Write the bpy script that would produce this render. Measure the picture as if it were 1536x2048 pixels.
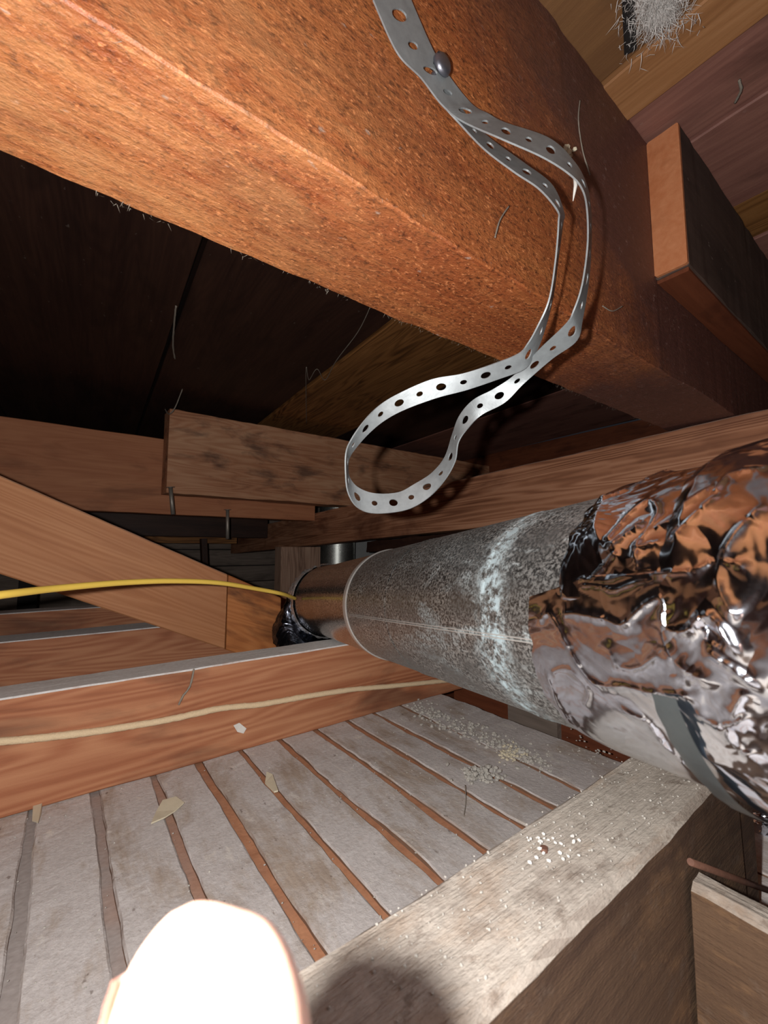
import bpy, bmesh, math, random
import numpy as np
from mathutils import Vector, Matrix, noise
random.seed(7)
for o in list(bpy.data.objects): bpy.data.objects.remove(o)
COL = bpy.context.scene.collection
SC = bpy.context.scene

# ------------------------------------------------------------------ camera
# z = 0 is the lens height; the lath ceiling below is one unit (U) lower
U = 0.235
F, CX, CY = 850.0, 768.0, 1024.0
def _n(v): v = np.array(v, float); return v/np.linalg.norm(v)
cY = _n([128-CX, -(1100-CY), -F]); cX = _n([1906-CX, -(1100-CY), -F])
cZ = _n(np.cross(cX, cY)); cX = np.cross(cY, cZ)
R3 = Matrix([list(cX), list(cY), list(cZ)])          # camera axes -> world axes
cam_d = bpy.data.cameras.new('camera'); cam = bpy.data.objects.new('camera', cam_d); COL.objects.link(cam)
cam_d.sensor_fit = 'VERTICAL'; cam_d.sensor_height = 36.0; cam_d.sensor_width = 27.0
cam_d.lens = F/2048*36.0
cam_d.clip_start = 0.005; cam_d.clip_end = 50
cam.matrix_world = R3.to_4x4()
cam_d.dof.use_dof = True; cam_d.dof.focus_distance = 0.42; cam_d.dof.aperture_fstop = 18
SC.camera = cam

# ------------------------------------------------------------------ world, lamp, exposure
w = bpy.data.worlds.new('dark_attic'); SC.world = w; w.use_nodes = True
w.node_tree.nodes['Background'].inputs[0].default_value = (0.75, 0.8, 1.0, 1)
w.node_tree.nodes['Background'].inputs[1].default_value = 0.015
ld = bpy.data.lights.new('phone_flash', 'POINT'); ld.shadow_soft_size = 0.0035; ld.energy = 1.0
ld.color = (1.0, 0.965, 0.93)
ld.use_nodes = True; nt = ld.node_tree
em = nt.nodes['Emission']; fo = nt.nodes.new('ShaderNodeLightFalloff')
fo.inputs['Strength'].default_value = 4.0
LQ, LL = 0.80, 2.15          # share of inverse square and of linear falloff (the phone's tone mapping evens out depth)
m1 = nt.nodes.new('ShaderNodeMath'); m1.operation = 'MULTIPLY'; m1.inputs[1].default_value = LQ
m2 = nt.nodes.new('ShaderNodeMath'); m2.operation = 'MULTIPLY'; m2.inputs[1].default_value = LL
m3 = nt.nodes.new('ShaderNodeMath'); m3.operation = 'ADD'
nt.links.new(fo.outputs['Quadratic'], m1.inputs[0]); nt.links.new(fo.outputs['Linear'], m2.inputs[0])
nt.links.new(m1.outputs[0], m3.inputs[0]); nt.links.new(m2.outputs[0], m3.inputs[1]); nt.links.new(m3.outputs[0], em.inputs['Strength'])
flash = bpy.data.objects.new('phone_flash', ld); COL.objects.link(flash)
flash.location = R3 @ Vector((-0.026, 0.006, 0.0))
SC.view_settings.view_transform = 'Standard'; SC.view_settings.look = 'None'
SC.view_settings.gamma = 1.0; SC.view_settings.use_curve_mapping = False
SC.view_settings.exposure = 0.0

# ------------------------------------------------------------------ geometry helpers
def ray(px, py): return R3 @ Vector((px-CX, -(py-CY), -F))/F       # unit depth along the lens axis
def P(px, py, depth): return ray(px, py)*depth
def onY(px, py, y): r = ray(px, py); return r*(y*U/r.y)
def onZ(px, py, z): r = ray(px, py); return r*(z*U/r.z)
def tag(o, label=None, cat=None, group=None, kind=None):
    if label: o['label'] = label
    if cat: o['category'] = cat
    if group: o['group'] = group
    if kind: o['kind'] = kind
    return o
def empty(name, loc=(0, 0, 0)):
    o = bpy.data.objects.new(name, None); COL.objects.link(o); o.location = loc; o.empty_display_size = 0.02; return o
def link(name, me, m=None, parent=None, mat=None):
    o = bpy.data.objects.new(name, me); COL.objects.link(o)
    if m is not None: o.matrix_world = m
    if parent is not None:
        o.parent = parent; o.matrix_parent_inverse = Matrix.Translation(-parent.location)
    if mat is not None: me.materials.append(mat)
    return o
def frame(p0, p1, up=Vector((0, 0, 1))):
    if abs((p1-p0).normalized().dot(up)) > .999: up = Vector((0, 1, 0))
    x = (p1-p0).normalized(); y = up.cross(x).normalized(); z = x.cross(y)
    return Matrix(((x.x, y.x, z.x, p0.x), (x.y, y.y, z.y, p0.y), (x.z, y.z, z.z, p0.z), (0, 0, 0, 1)))
def board_mesh(L, w, h, ch=0.0015, seg=24, jit=0.0006, seed=0):
    """sawn board along local X, chamfered and slightly uneven edges, centred on Y and Z"""
    a, b = w/2, h/2; ch = min(ch, a*.4, b*.4)
    prof = [(-a+ch, -b), (0, -b), (a-ch, -b), (a, -b+ch), (a, 0), (a, b-ch), (a-ch, b), (0, b), (-a+ch, b), (-a, b-ch), (-a, 0), (-a, -b+ch)]
    vs, fs = [], []; n = len(prof)
    for i in range(seg+1):
        x = L*i/seg
        for k, (y, z) in enumerate(prof):
            q = Vector((x*9+seed*3.1, y*25+seed, z*25)); s = 1 if k not in (1, 4, 7, 10) else .4
            d = noise.noise_vector(q)*jit*s + noise.noise_vector(q*6)*jit*.6*s
            vs.append((x+(d.x*.5 if 0 < i < seg else d.x), y+d.y, z+d.z))
    for i in range(seg):
        for k in range(n):
            k2 = (k+1) % n; fs.append((i*n+k, i*n+k2, (i+1)*n+k2, (i+1)*n+k))
    fs.append(tuple(range(n-1, -1, -1))); fs.append(tuple(seg*n+k for k in range(n)))
    me = bpy.data.meshes.new('board'); me.from_pydata(vs, [], fs); me.update(); return me
_s = [0]
def plank(name, p0, p1, w, h, mat, parent=None, up=Vector((0, 0, 1)), **kw):
    """p0, p1: ends of the centre line in U units"""
    _s[0] += 1
    a, b = Vector(p0)*U, Vector(p1)*U
    me = board_mesh((b-a).length, w*U, h*U, seed=_s[0], **kw)
    return link(name, me, frame(a, b, up), parent, mat)
def beam_x(name, x0, x1, y0, y1, z0, z1, mat, parent=None, **kw):
    return plank(name, (x0, (y0+y1)/2, (z0+z1)/2), (x1, (y0+y1)/2, (z0+z1)/2), y1-y0, z1-z0, mat, parent, **kw)
def beam_y(name, y0, y1, x0, x1, z0, z1, mat, parent=None, **kw):
    return plank(name, ((x0+x1)/2, y0, (z0+z1)/2), ((x0+x1)/2, y1, (z0+z1)/2), x1-x0, z1-z0, mat, parent, **kw)
def mesh_obj(name, vs, fs, mat, parent=None, smooth=False):
    me = bpy.data.meshes.new(name); me.from_pydata([tuple(v) for v in vs], [], fs); me.update()
    if smooth: me.polygons.foreach_set('use_smooth', [True]*len(me.polygons))
    return link(name, me, Matrix.Identity(4), parent, mat)
def spline(pts, n):
    out = []; m = len(pts)
    for i in range(m-1):
        p0, p1, p2, p3 = pts[max(i-1, 0)], pts[i], pts[i+1], pts[min(i+2, m-1)]
        for j in range(n):
            t = j/n
            out.append(.5*((2*p1)+(p2-p0)*t+(2*p0-5*p1+4*p2-p3)*t*t+(3*p1-p0-3*p2+p3)*t**3))
    out.append(pts[-1]); return out
def tube(name, pts, r, mat, parent=None, seg=8, rough=0.0, loc=None):
    vs, fs = [], []; n = len(pts)
    rr = r if isinstance(r, (list, tuple)) else [r]*n
    up = Vector((0.1, 0.2, 1)).normalized()
    for i, p in enumerate(pts):
        t = (pts[min(i+1, n-1)]-pts[max(i-1, 0)]).normalized()
        s = t.cross(up).normalized(); u = s.cross(t)
        for k in range(seg):
            a = 2*math.pi*k/seg; q = rr[i]*(1+rough*noise.noise(p*700+Vector((k, 0, 0))))
            vs.append(p+(s*math.cos(a)+u*math.sin(a))*q)
    for i in range(n-1):
        for k in range(seg):
            k2 = (k+1) % seg; fs.append((i*seg+k, i*seg+k2, (i+1)*seg+k2, (i+1)*seg+k))
    fs.append(tuple(range(seg-1, -1, -1))); fs.append(tuple((n-1)*seg+k for k in range(seg)))
    return mesh_obj(name, vs, fs, mat, parent, smooth=True)

# ------------------------------------------------------------------ materials
class NB:
    def __init__(s, name):
        s.m = bpy.data.materials.new(name); s.m.use_nodes = True; s.t = s.m.node_tree
        s.b = s.t.nodes['Principled BSDF']; s.tc = s.t.nodes.new('ShaderNodeTexCoord'); s.oi = None
    def n(s, k): return s.t.nodes.new(k)
    def l(s, a, b): s.t.links.new(a, b)
    def co(s, scale, rnd=True, src='Object'):
        mp = s.n('ShaderNodeMapping'); mp.inputs['Scale'].default_value = scale
        v = s.tc.outputs[src]
        if rnd:
            if not s.oi:
                s.oi = s.n('ShaderNodeObjectInfo'); s.r = s.n('ShaderNodeMath'); s.r.operation = 'MULTIPLY'; s.r.inputs[1].default_value = 3.7
                s.l(s.oi.outputs['Random'], s.r.inputs[0])
            ad = s.n('ShaderNodeVectorMath'); ad.operation = 'ADD'; s.l(v, ad.inputs[0]); s.l(s.r.outputs[0], ad.inputs[1]); v = ad.outputs[0]
        s.l(v, mp.inputs['Vector']); return mp.outputs[0]
    def noise(s, v, scale=1, detail=4, rough=.5, dist=0):
        k = s.n('ShaderNodeTexNoise'); k.inputs['Scale'].default_value = scale; k.inputs['Detail'].default_value = detail
        k.inputs['Roughness'].default_value = rough; k.inputs['Distortion'].default_value = dist; s.l(v, k.inputs['Vector']); return k.outputs['Fac']
    def ramp(s, v, stops):
        k = s.n('ShaderNodeValToRGB'); r = k.color_ramp
        while len(r.elements) < len(stops): r.elements.new(0.5)
        for e, (p, c) in zip(r.elements, stops):
            e.position = p; e.color = (c, c, c, 1) if isinstance(c, (int, float)) else (*c, 1)
        s.l(v, k.inputs[0]); return k.outputs[0]
    def mix(s, f, a, b, mode='MIX'):
        k = s.n('ShaderNodeMix'); k.data_type = 'RGBA'; k.blend_type = mode
        for sock, val in ((k.inputs[0], f), (k.inputs[6], a), (k.inputs[7], b)):
            if hasattr(val, 'links'): s.l(val, sock)
            elif isinstance(val, (int, float)): sock.default_value = val
            else: sock.default_value = (*val, 1)
        return k.outputs[2]
    def math(s, op, a, b=0, clamp=False):
        k = s.n('ShaderNodeMath'); k.operation = op; k.use_clamp = clamp
        for sock, val in ((k.inputs[0], a), (k.inputs[1], b)):
            if hasattr(val, 'links'): s.l(val, sock)
            else: sock.default_value = val
        return k.outputs[0]
    def bump(s, h, strength=.3, dist=.001, prev=None):
        k = s.n('ShaderNodeBump'); k.inputs['Strength'].default_value = strength; k.inputs['Distance'].default_value = dist
        s.l(h, k.inputs['Height'])
        if prev is not None: s.l(prev, k.inputs['Normal'])
        return k.outputs[0]
    def upness(s):
        g = s.n('ShaderNodeNewGeometry'); x = s.n('ShaderNodeSeparateXYZ'); s.l(g.outputs['Normal'], x.inputs[0]); return x.outputs[2]

def wood(name, dark, mid, light, stain=(.02, .01, .008), stain_amt=.5, dust=0.0, dustcol=(.40, .36, .335), rings=1.0, saw=0.0,
         rough=.75, fuzz=.3, speck=0.0, fleck=0.0, spec=.3, stain_scale=7, dust_all=0.0, patch=0.0, patina_hotspot=False, gx=1.6, rf=120.0):
    s = NB(name)
    low = s.noise(s.co((3, 22, 22)), 1, 3)                            # broad colour drift along the grain
    v = s.co((gx, 16, 16)); warp = s.noise(v, 1.0, 2, .5)
    c2 = s.co((4, 160, 160)); fine = s.noise(c2, 1, 5, .65)
    ring = s.math('SINE', s.math('MULTIPLY', warp, rf)); ring = s.math('MULTIPLY_ADD', ring, .5); s.t.nodes[-1].inputs[2].default_value = .5
    ring = s.math('MULTIPLY', ring, rings*.45)
    f = s.math('ADD', s.math('MULTIPLY', low, .75), s.math('MULTIPLY', fine, .55))
    f = s.math('SUBTRACT', f, ring)
    col = s.ramp(f, [(.12, dark), (.45, mid), (.85, light)])
    if saw:
        sw = s.noise(s.co((420, 18, 18)), 1, 3, .6); col = s.mix(s.math('MULTIPLY', sw, saw), col, tuple(c*.45 for c in mid))
    st = s.ramp(s.noise(s.co((stain_scale*.6, stain_scale*1.6, stain_scale*1.6)), 1.6, 5, .6, .4), [(.52, 0), (.66, 1)])
    col = s.mix(s.math('MULTIPLY', st, stain_amt), col, stain)
    if speck:
        sp = s.noise(s.co((260, 420, 420)), 1, 4, .7); d = s.ramp(sp, [(.5, 0), (.66, 1)])
        col = s.mix(s.math('MULTIPLY', d, speck), col, tuple(c*.3 for c in dark))
        d = s.ramp(s.noise(s.co((190, 330, 330)), 1.3, 4, .7), [(.56, 0), (.7, 1)])
        col = s.mix(s.math('MULTIPLY', d, speck), col, tuple(min(1, c*1.5+.05) for c in light))
    if fleck:
        d = s.ramp(s.noise(s.co((75, 120, 120)), 1, 3, .6), [(.70, 0), (.75, 1)]); col = s.mix(s.math('MULTIPLY', d, fleck), col, (.55, .48, .42))
    if dust:
        dn = s.noise(s.co((45, 60, 60)), 1, 6, .65)
        up = s.ramp(s.upness(), [(.35, 0), (.8, 1)])
        dm = s.math('MULTIPLY', up, s.ramp(dn, [(.22, .35), (.5, 1)])); dm = s.math('MULTIPLY', dm, dust, True)
        dc = s.mix(s.noise(s.co((240, 240, 240)), 1, 4, .7), tuple(c*.62 for c in dustcol), tuple(min(1, c*1.3) for c in dustcol))
        col = s.mix(dm, col, dc)
    if dust_all:
        dn = s.ramp(s.noise(s.co((30, 60, 60)), 1, 6, .7), [(.35, 0), (.6, 1)])
        col = s.mix(s.math('MULTIPLY', dn, dust_all), col, dustcol)
    if patch:      # worn spots where the dust was wiped away to ochre and brown wood
        pm = s.ramp(s.noise(s.co((14, 34, 34)), 1, 6, .7, .4), [(.55, 0), (.68, 1)]); col = s.mix(s.math('MULTIPLY', pm, patch*.6), col, (.30, .17, .08))
        pm = s.ramp(s.noise(s.co((40, 55, 55)), 1.3, 6, .75), [(.56, 0), (.66, 1)]); col = s.mix(s.math('MULTIPLY', pm, patch), col, (.13, .09, .065))
    if patina_hotspot:     # sooty purple-brown old stain over the far part of the beam, flash hot spot painted in as paler colour at the near part
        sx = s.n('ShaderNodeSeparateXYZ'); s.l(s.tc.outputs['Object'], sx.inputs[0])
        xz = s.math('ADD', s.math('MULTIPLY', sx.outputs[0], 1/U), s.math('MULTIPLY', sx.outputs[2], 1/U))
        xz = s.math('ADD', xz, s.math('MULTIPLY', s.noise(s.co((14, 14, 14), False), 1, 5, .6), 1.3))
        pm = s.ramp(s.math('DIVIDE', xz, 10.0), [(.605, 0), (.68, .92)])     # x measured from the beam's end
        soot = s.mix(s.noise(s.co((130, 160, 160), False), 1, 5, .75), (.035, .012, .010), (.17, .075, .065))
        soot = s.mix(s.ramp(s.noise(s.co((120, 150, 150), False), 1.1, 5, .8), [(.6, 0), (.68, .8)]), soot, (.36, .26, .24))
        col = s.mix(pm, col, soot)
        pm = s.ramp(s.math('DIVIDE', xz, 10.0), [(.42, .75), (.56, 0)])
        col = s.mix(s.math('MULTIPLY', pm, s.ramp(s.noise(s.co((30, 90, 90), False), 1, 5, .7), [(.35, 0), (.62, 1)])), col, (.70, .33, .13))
    s.l(col, s.b.inputs['Base Color']); s.b.inputs['Roughness'].default_value = rough
    s.b.inputs['Specular IOR Level'].default_value = spec
    bp = s.bump(s.math('ADD', fine, s.math('MULTIPLY', ring, .6)), fuzz, .0012)
    bp = s.bump(s.noise(s.co((350, 900, 900)), 1, 3, .7), fuzz*.8, .0006, bp)
    if speck: bp = s.bump(sp, .7, .0015, bp)
    s.l(bp, s.b.inputs['Normal']); return s.m

M_beam_bot = None
M = {}
M['beam'] = wood('redwood_beam', (.17, .035, .010), (.40, .105, .030), (.62, .22, .065), stain=(.07, .018, .008), stain_amt=.35, saw=.5, rings=.25, speck=.8, fleck=.5, rough=.5, fuzz=.6, spec=.8, patina_hotspot=True)
M['joist'] = wood('joist_wood', (.17, .055, .025), (.36, .135, .065), (.52, .25, .13), stain=(.07, .035, .025), stain_amt=.55, dust=1.3, dustcol=(.92, .88, .84), rings=.5, rough=.7, stain_scale=4.5)
M['near'] = wood('dusty_near_joist_wood', (.028, .015, .010), (.075, .041, .025), (.15, .09, .052), stain=(.04, .02, .012), stain_amt=.6, dust=.95, dustcol=(.47, .42, .365), rings=.15, rough=.9, fuzz=1.3, saw=.3, dust_all=0.0, patch=.6)
M['brace'] = wood('brace_wood', (.22, .075, .026), (.40, .16, .062), (.52, .245, .11), stain=(.35, .16, .08), stain_amt=.3, rings=.45, rough=.6, dust=.4, stain_scale=3, gx=1.0, rf=170.0)
M['scab'] = wood('scab_wood', (.20, .06, .018), (.42, .15, .045), (.52, .21, .07), stain=(.05, .018, .01), stain_amt=.95, stain_scale=6, rings=.5, rough=.6)
M['header'] = wood('header_wood', (.22, .07, .03), (.40, .155, .075), (.50, .22, .11), stain=(.12, .05, .03), stain_amt=.5, rings=.3, rough=.7, stain_scale=4)
M['block'] = wood('worn_block_wood', (.17, .065, .035), (.44, .20, .105), (.60, .34, .20), stain=(.06, .035, .03), stain_amt=.7, rings=.45, rough=.7, stain_scale=6, fleck=.3)
M['cross'] = wood('cross_joist_wood', (.16, .06, .03), (.36, .16, .085), (.52, .27, .16), stain=(.08, .02, .01), stain_amt=.75, rings=.8, rough=.7, stain_scale=3.0, dust=.6, gx=.5, rf=240.0)
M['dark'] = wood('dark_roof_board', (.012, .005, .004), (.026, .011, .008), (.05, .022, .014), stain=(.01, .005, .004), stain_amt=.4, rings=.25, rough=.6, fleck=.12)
M['tan'] = wood('tan_roof_board', (.06, .022, .006), (.22, .095, .028), (.30, .14, .045), stain=(.12, .05, .015), stain_amt=.3, rings=.8, rough=.7)
M['purple'] = wood('purple_brown_roof_board', (.08, .035, .03), (.20, .088, .07), (.30, .145, .11), stain=(.05, .025, .02), stain_amt=.5, rings=.25, rough=.55, fleck=.1)
M['tan2'] = wood('light_grained_roof_board', (.13, .055, .02), (.32, .15, .06), (.42, .22, .10), stain=(.2, .09, .035), stain_amt=.3, rings=.3, rough=.65)
M['brownb'] = wood('brown_roof_board', (.05, .022, .01), (.13, .06, .025), (.2, .1, .04), stain=(.06, .03, .015), stain_amt=.5, rings=.1, rough=.7)
M['orange_end'] = wood('orange_block_end', (.40, .13, .05), (.52, .19, .08), (.62, .27, .13), stain=(.3, .09, .03), stain_amt=.4, rings=.2, rough=.6)
M['black'] = wood('black_block_side', (.03, .022, .02), (.065, .045, .038), (.11, .075, .06), stain=(.015, .01, .01), stain_amt=.4, rings=.1, rough=.8, fleck=.35)
M['rust'] = wood('red_brown_board', (.05, .014, .006), (.13, .035, .014), (.2, .06, .025), stain=(.04, .01, .005), stain_amt=.5, rings=.2, rough=.7)
M['greyw'] = wood('grey_weathered_board', (.06, .045, .038), (.14, .11, .09), (.24, .19, .16), stain=(.04, .03, .025), stain_amt=.4, rings=.3, rough=.85)
M['post'] = wood('post_wood', (.13, .075, .05), (.34, .21, .15), (.44, .3, .22), stain=(.12, .06, .04), stain_amt=.4, rings=.7, rough=.8)

def m_lath():
    s = NB('dusty_lath')
    c = s.co((14, 60, 60)); n1 = s.noise(c, 1, 6, .65); n2 = s.noise(s.co((300, 300, 300), True), 1, 5, .7)
    dust = s.mix(n2, (.40, .37, .36), (.78, .745, .73))
    wd = s.mix(s.noise(s.co((20, 400, 400)), 1, 4), (.27, .2, .15), (.50, .40, .31))
    bare = s.ramp(s.noise(s.co((7, 17, 17)), 1, 6, .7, .3), [(.5, 0), (.64, .8)])
    col = s.mix(bare, dust, wd)
    pale = s.ramp(s.noise(s.co((26, 50, 50)), 1, 5, .7, .5), [(.6, 0), (.7, .6)])
    col = s.mix(pale, col, (.80, .76, .69))
    dk = s.ramp(s.noise(s.co((90, 160, 160)), 1, 3, .6), [(.68, 0), (.74, .6)]); col = s.mix(dk, col, (.14, .10, .08))
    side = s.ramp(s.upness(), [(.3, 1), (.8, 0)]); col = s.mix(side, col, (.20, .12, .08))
    s.l(col, s.b.inputs['Base Color']); s.b.inputs['Roughness'].default_value = .95; s.b.inputs['Specular IOR Level'].default_value = .15
    bp = s.bump(n1, .5, .0015); bp = s.bump(n2, .6, .0012, bp); s.l(bp, s.b.inputs['Normal']); return s.m
M['lath'] = m_lath()
def m_gap():
    s = NB('plaster_key_brown')
    sx = s.n('ShaderNodeSeparateXYZ'); s.l(s.tc.outputs['Object'], sx.inputs[0])
    n = s.noise(s.co((70, 70, 70), False), 1, 5, .7)
    col = s.mix(n, (.26, .10, .05), (.62, .31, .17))
    dusty = s.ramp(s.math('ADD', s.math('MULTIPLY', sx.outputs[0], 4.0), s.math('MULTIPLY', s.noise(s.co((20, 20, 20), False), 1, 4), .45)), [(.28, 1), (.75, 0)])
    col = s.mix(dusty, col, s.mix(s.noise(s.co((260, 260, 260), False), 1, 3), (.28, .245, .23), (.44, .40, .385)))
    s.l(col, s.b.inputs['Base Color']); s.b.inputs['Roughness'].default_value = .95
    s.l(s.bump(s.noise(s.co((260, 260, 260), False), 1, 4), .4, .001), s.b.inputs['Normal']); return s.m
M['gap'] = m_gap()
def m_simple(name, c, rough=.6, metal=0, var=.25, scale=120, bumpd=.0005, spec=.5):
    s = NB(name); n = s.noise(s.co((scale,)*3), 1, 4, .6)
    s.l(s.mix(n, tuple(x*(1-var) for x in c), tuple(min(1, x*(1+var)) for x in c)), s.b.inputs['Base Color'])
    s.b.inputs['Roughness'].default_value = rough; s.b.inputs['Metallic'].default_value = metal; s.b.inputs['Specular IOR Level'].default_value = spec
    if bumpd: s.l(s.bump(n, .4, bumpd), s.b.inputs['Normal'])
    return s.m
def m_galv(name, oxide=1.0, rough=.3, base=(.34, .34, .34)):
    """galvanised steel: speckled zinc with pale bluish white-rust bands; local X runs along the duct"""
    s = NB(name)
    sp = s.noise(s.co((620, 620, 620), False), 1, 5, .75)
    spk = s.ramp(sp, [(.44, 0), (.56, 1)])
    big = s.noise(s.co((26, 34, 34), False), 1, 5, .65, .3)
    zone = s.ramp(big, [(.35, .1), (.62, 1)])
    met = s.mix(spk, tuple(c*.16 for c in base), tuple(min(1, c*2.1) for c in base))
    met = s.mix(s.math('MULTIPLY', zone, .8), tuple(c*.85 for c in base), met)
    sx = s.n('ShaderNodeSeparateXYZ'); s.l(s.tc.outputs['Object'], sx.inputs[0])
    # white rust: a ring-shaped band near the foil and scattered blooms (fixed places along the duct)
    xw = s.math('ADD', sx.outputs[0], s.math('MULTIPLY', s.math('SUBTRACT', s.noise(s.co((9, 30, 30), False), 1, 4), .5), .035))
    band = s.ramp(s.math('DIVIDE', xw, .5), [(.325, 0), (.345, 1), (.362, 1), (.39, 0)])
    bl = s.ramp(s.noise(s.co((16, 42, 42), False), 1.2, 6, .7, .5), [(.52, 0), (.66, .75)])
    near = s.ramp(s.math('DIVIDE', sx.outputs[0], .5), [(.36, 1), (.62, .15)])
    ox = s.math('MAXIMUM', s.math('MULTIPLY', band, s.ramp(s.noise(s.co((150, 150, 150), False), 1, 4, .8), [(.42, .0), (.58, .9)])), s.math('MULTIPLY', s.math('MULTIPLY', bl, near), s.ramp(sp, [(.4, .2), (.6, 1)])))
    ox = s.math('MULTIPLY', ox, oxide)
    col = s.mix(ox, met, (.36, .46, .50))
    s.l(col, s.b.inputs['Base Color'])
    s.l(s.math('SUBTRACT', .95, s.math('MULTIPLY', ox, .75)), s.b.inputs['Metallic'])
    s.l(s.math('ADD', rough, s.math('ADD', s.math('MULTIPLY', ox, .35), s.math('MULTIPLY', spk, .12))), s.b.inputs['Roughness'])
    bp = s.bump(sp, .05, .0003); s.l(bp, s.b.inputs['Normal']); return s.m
M['galv'] = m_galv('galvanised_steel', 1.0, .40, (.33, .35, .35))
M['galv2'] = m_galv('shiny_galvanised_cuff', .08, .16, (.42, .41, .40))
M['galvpipe'] = m_galv('dull_galvanised_pipe', .0, .35, (.42, .44, .42))
def m_foil(name, tint=(.76, .82, .93), rough=.07, bump=.5, dull=0.0):
    s = NB(name)
    cr = s.noise(s.co((22, 22, 22), False), 1, 3, .5, 1.2); cr2 = s.noise(s.co((60, 60, 60), False), 1, 2, .5, .6)
    fine = s.noise(s.co((500, 500, 500), False), 1, 4, .7)
    s.l(s.mix(fine, tuple(c*.82 for c in tint), tint), s.b.inputs['Base Color'])
    s.b.inputs['Metallic'].default_value = 1-dull
    s.l(s.math('ADD', rough, s.math('MULTIPLY', fine, .10)), s.b.inputs['Roughness'])
    bp = s.bump(s.math('ABSOLUTE', s.math('SUBTRACT', cr, .5)), bump*.6, .012); bp = s.bump(cr2, bump*.3, .004, bp)
    s.l(bp, s.b.inputs['Normal']); return s.m
M['foil'] = m_foil('crumpled_foil')
M['foil2'] = m_foil('crumpled_foil_front', (.70, .76, .87), .10, .35)
M['seam'] = m_simple('bright_seam_steel', (.62, .62, .60), .35, .6, .2, 300, 0)
M['ringfoil'] = m_foil('lumpy_tape_foil', (.8, .8, .8), .38, .8, .2)
M['tape'] = m_foil('dull_foil_tape', (.10, .115, .12), .34, .2, .3)
M['blackfoil'] = m_foil('black_foil', (.10, .11, .14), .2, 1.0)
M['strap'] = m_simple('strap_steel', (.30, .33, .345), .45, .3, .3, 160, .0004, .25)
M['screw'] = m_simple('screw_steel', (.27, .28, .33), .4, .9, .2, 300)
M['rustnail'] = m_simple('rusty_nail', (.16, .075, .05), .7, .3, .4, 300)
M['nail'] = m_simple('dull_nail', (.35, .32, .28), .5, .6, .3, 300)
M['yellow'] = m_simple('yellow_cable', (.80, .56, .10), .38, 0, .05, 60, 0)
M['cream'] = m_simple('cream_cloth_cable', (.72, .56, .36), .9, 0, .22, 700, .001)
M['plaster'] = m_simple('old_plaster_crumb', (.46, .44, .40), .95, 0, .35, 400, .001)
M['flake'] = m_simple('cream_paint_flake', (.66, .60, .45), .8, 0, .12, 150)
M['paper'] = m_simple('white_paper_scrap', (.72, .70, .66), .9, 0, .1, 150)
M['fluff'] = m_simple('white_insulation_fluff', (.62, .60, .58), 1.0, 0, .3, 200, 0)
M['web'] = m_simple('dusty_cobweb', (.26, .23, .19), 1.0, 0, .3, 200, 0)
M['near_black'] = m_simple('near_black_matte', (.008, .006, .006), .9, 0, .3, 100)  # even near-black for backing slabs, far post, screw slot and wedge
M['board_grey'] = m_simple('grey_plasterboard', (.30, .31, .31), .9, 0, .15, 90)
def m_skin():
    s = NB('skin'); n = s.noise(s.co((900, 900, 900), False), 1, 4, .6)
    s.l(s.mix(n, (.72, .42, .31), (.84, .54, .42)), s.b.inputs['Base Color']); s.b.inputs['Roughness'].default_value = .45
    s.b.inputs['Subsurface Weight'].default_value = .25; s.b.inputs['Subsurface Scale'].default_value = .004
    s.b.inputs['Subsurface Radius'].default_value = (1, .35, .2)
    s.l(s.bump(n, .2, .0002), s.b.inputs['Normal']); return s.m
M['skin'] = m_skin()
M['fingernail'] = m_simple('fingernail', (.85, .62, .55), .25, 0, .05, 100, 0)

# ------------------------------------------------------------------ the setting: lath ceiling below, roof deck above
T_J = -.56                                           # top of the ceiling joists
edges = [-2.55+.2*i for i in range(12)]
edges = [e for e in edges if e < -.1] + [-.045, .161, .368, .564, .765, .965, 1.186, 1.388, 1.581, 1.80, 2.15]
floor = mesh_obj('floor', [Vector(v)*U for v in [(-2.6, -3, -1.14), (2.15, -3, -1.14), (2.15, 9, -1.14), (-2.6, 9, -1.14), (-2.6, -3, -1.013), (2.15, -3, -1.013), (2.15, 9, -1.013), (-2.6, 9, -1.013)]],
                 [(0, 3, 2, 1), (4, 5, 6, 7), (0, 1, 5, 4), (1, 2, 6, 5), (2, 3, 7, 6), (3, 0, 4, 7)], M['gap'])
tag(floor, kind='structure')
for i in range(len(edges)-1):
    g = .020 if i > 14 else .017
    g0 = .015 + .004*math.sin(i*2.3); x0, x1 = edges[i]+g0, edges[i+1]-g0
    if i == len(edges)-2: x0 -= .012; x1 += .02
    L = 12*U; me = board_mesh(L, (x1-x0)*U, .06*U, .0012, 320, .0019, i*5+1)
    link('lath', me, frame(Vector(((x0+x1)/2, -3, -1.03))*U, Vector(((x0+x1)/2, 9, -1.03))*U), floor, M['lath'])

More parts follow.
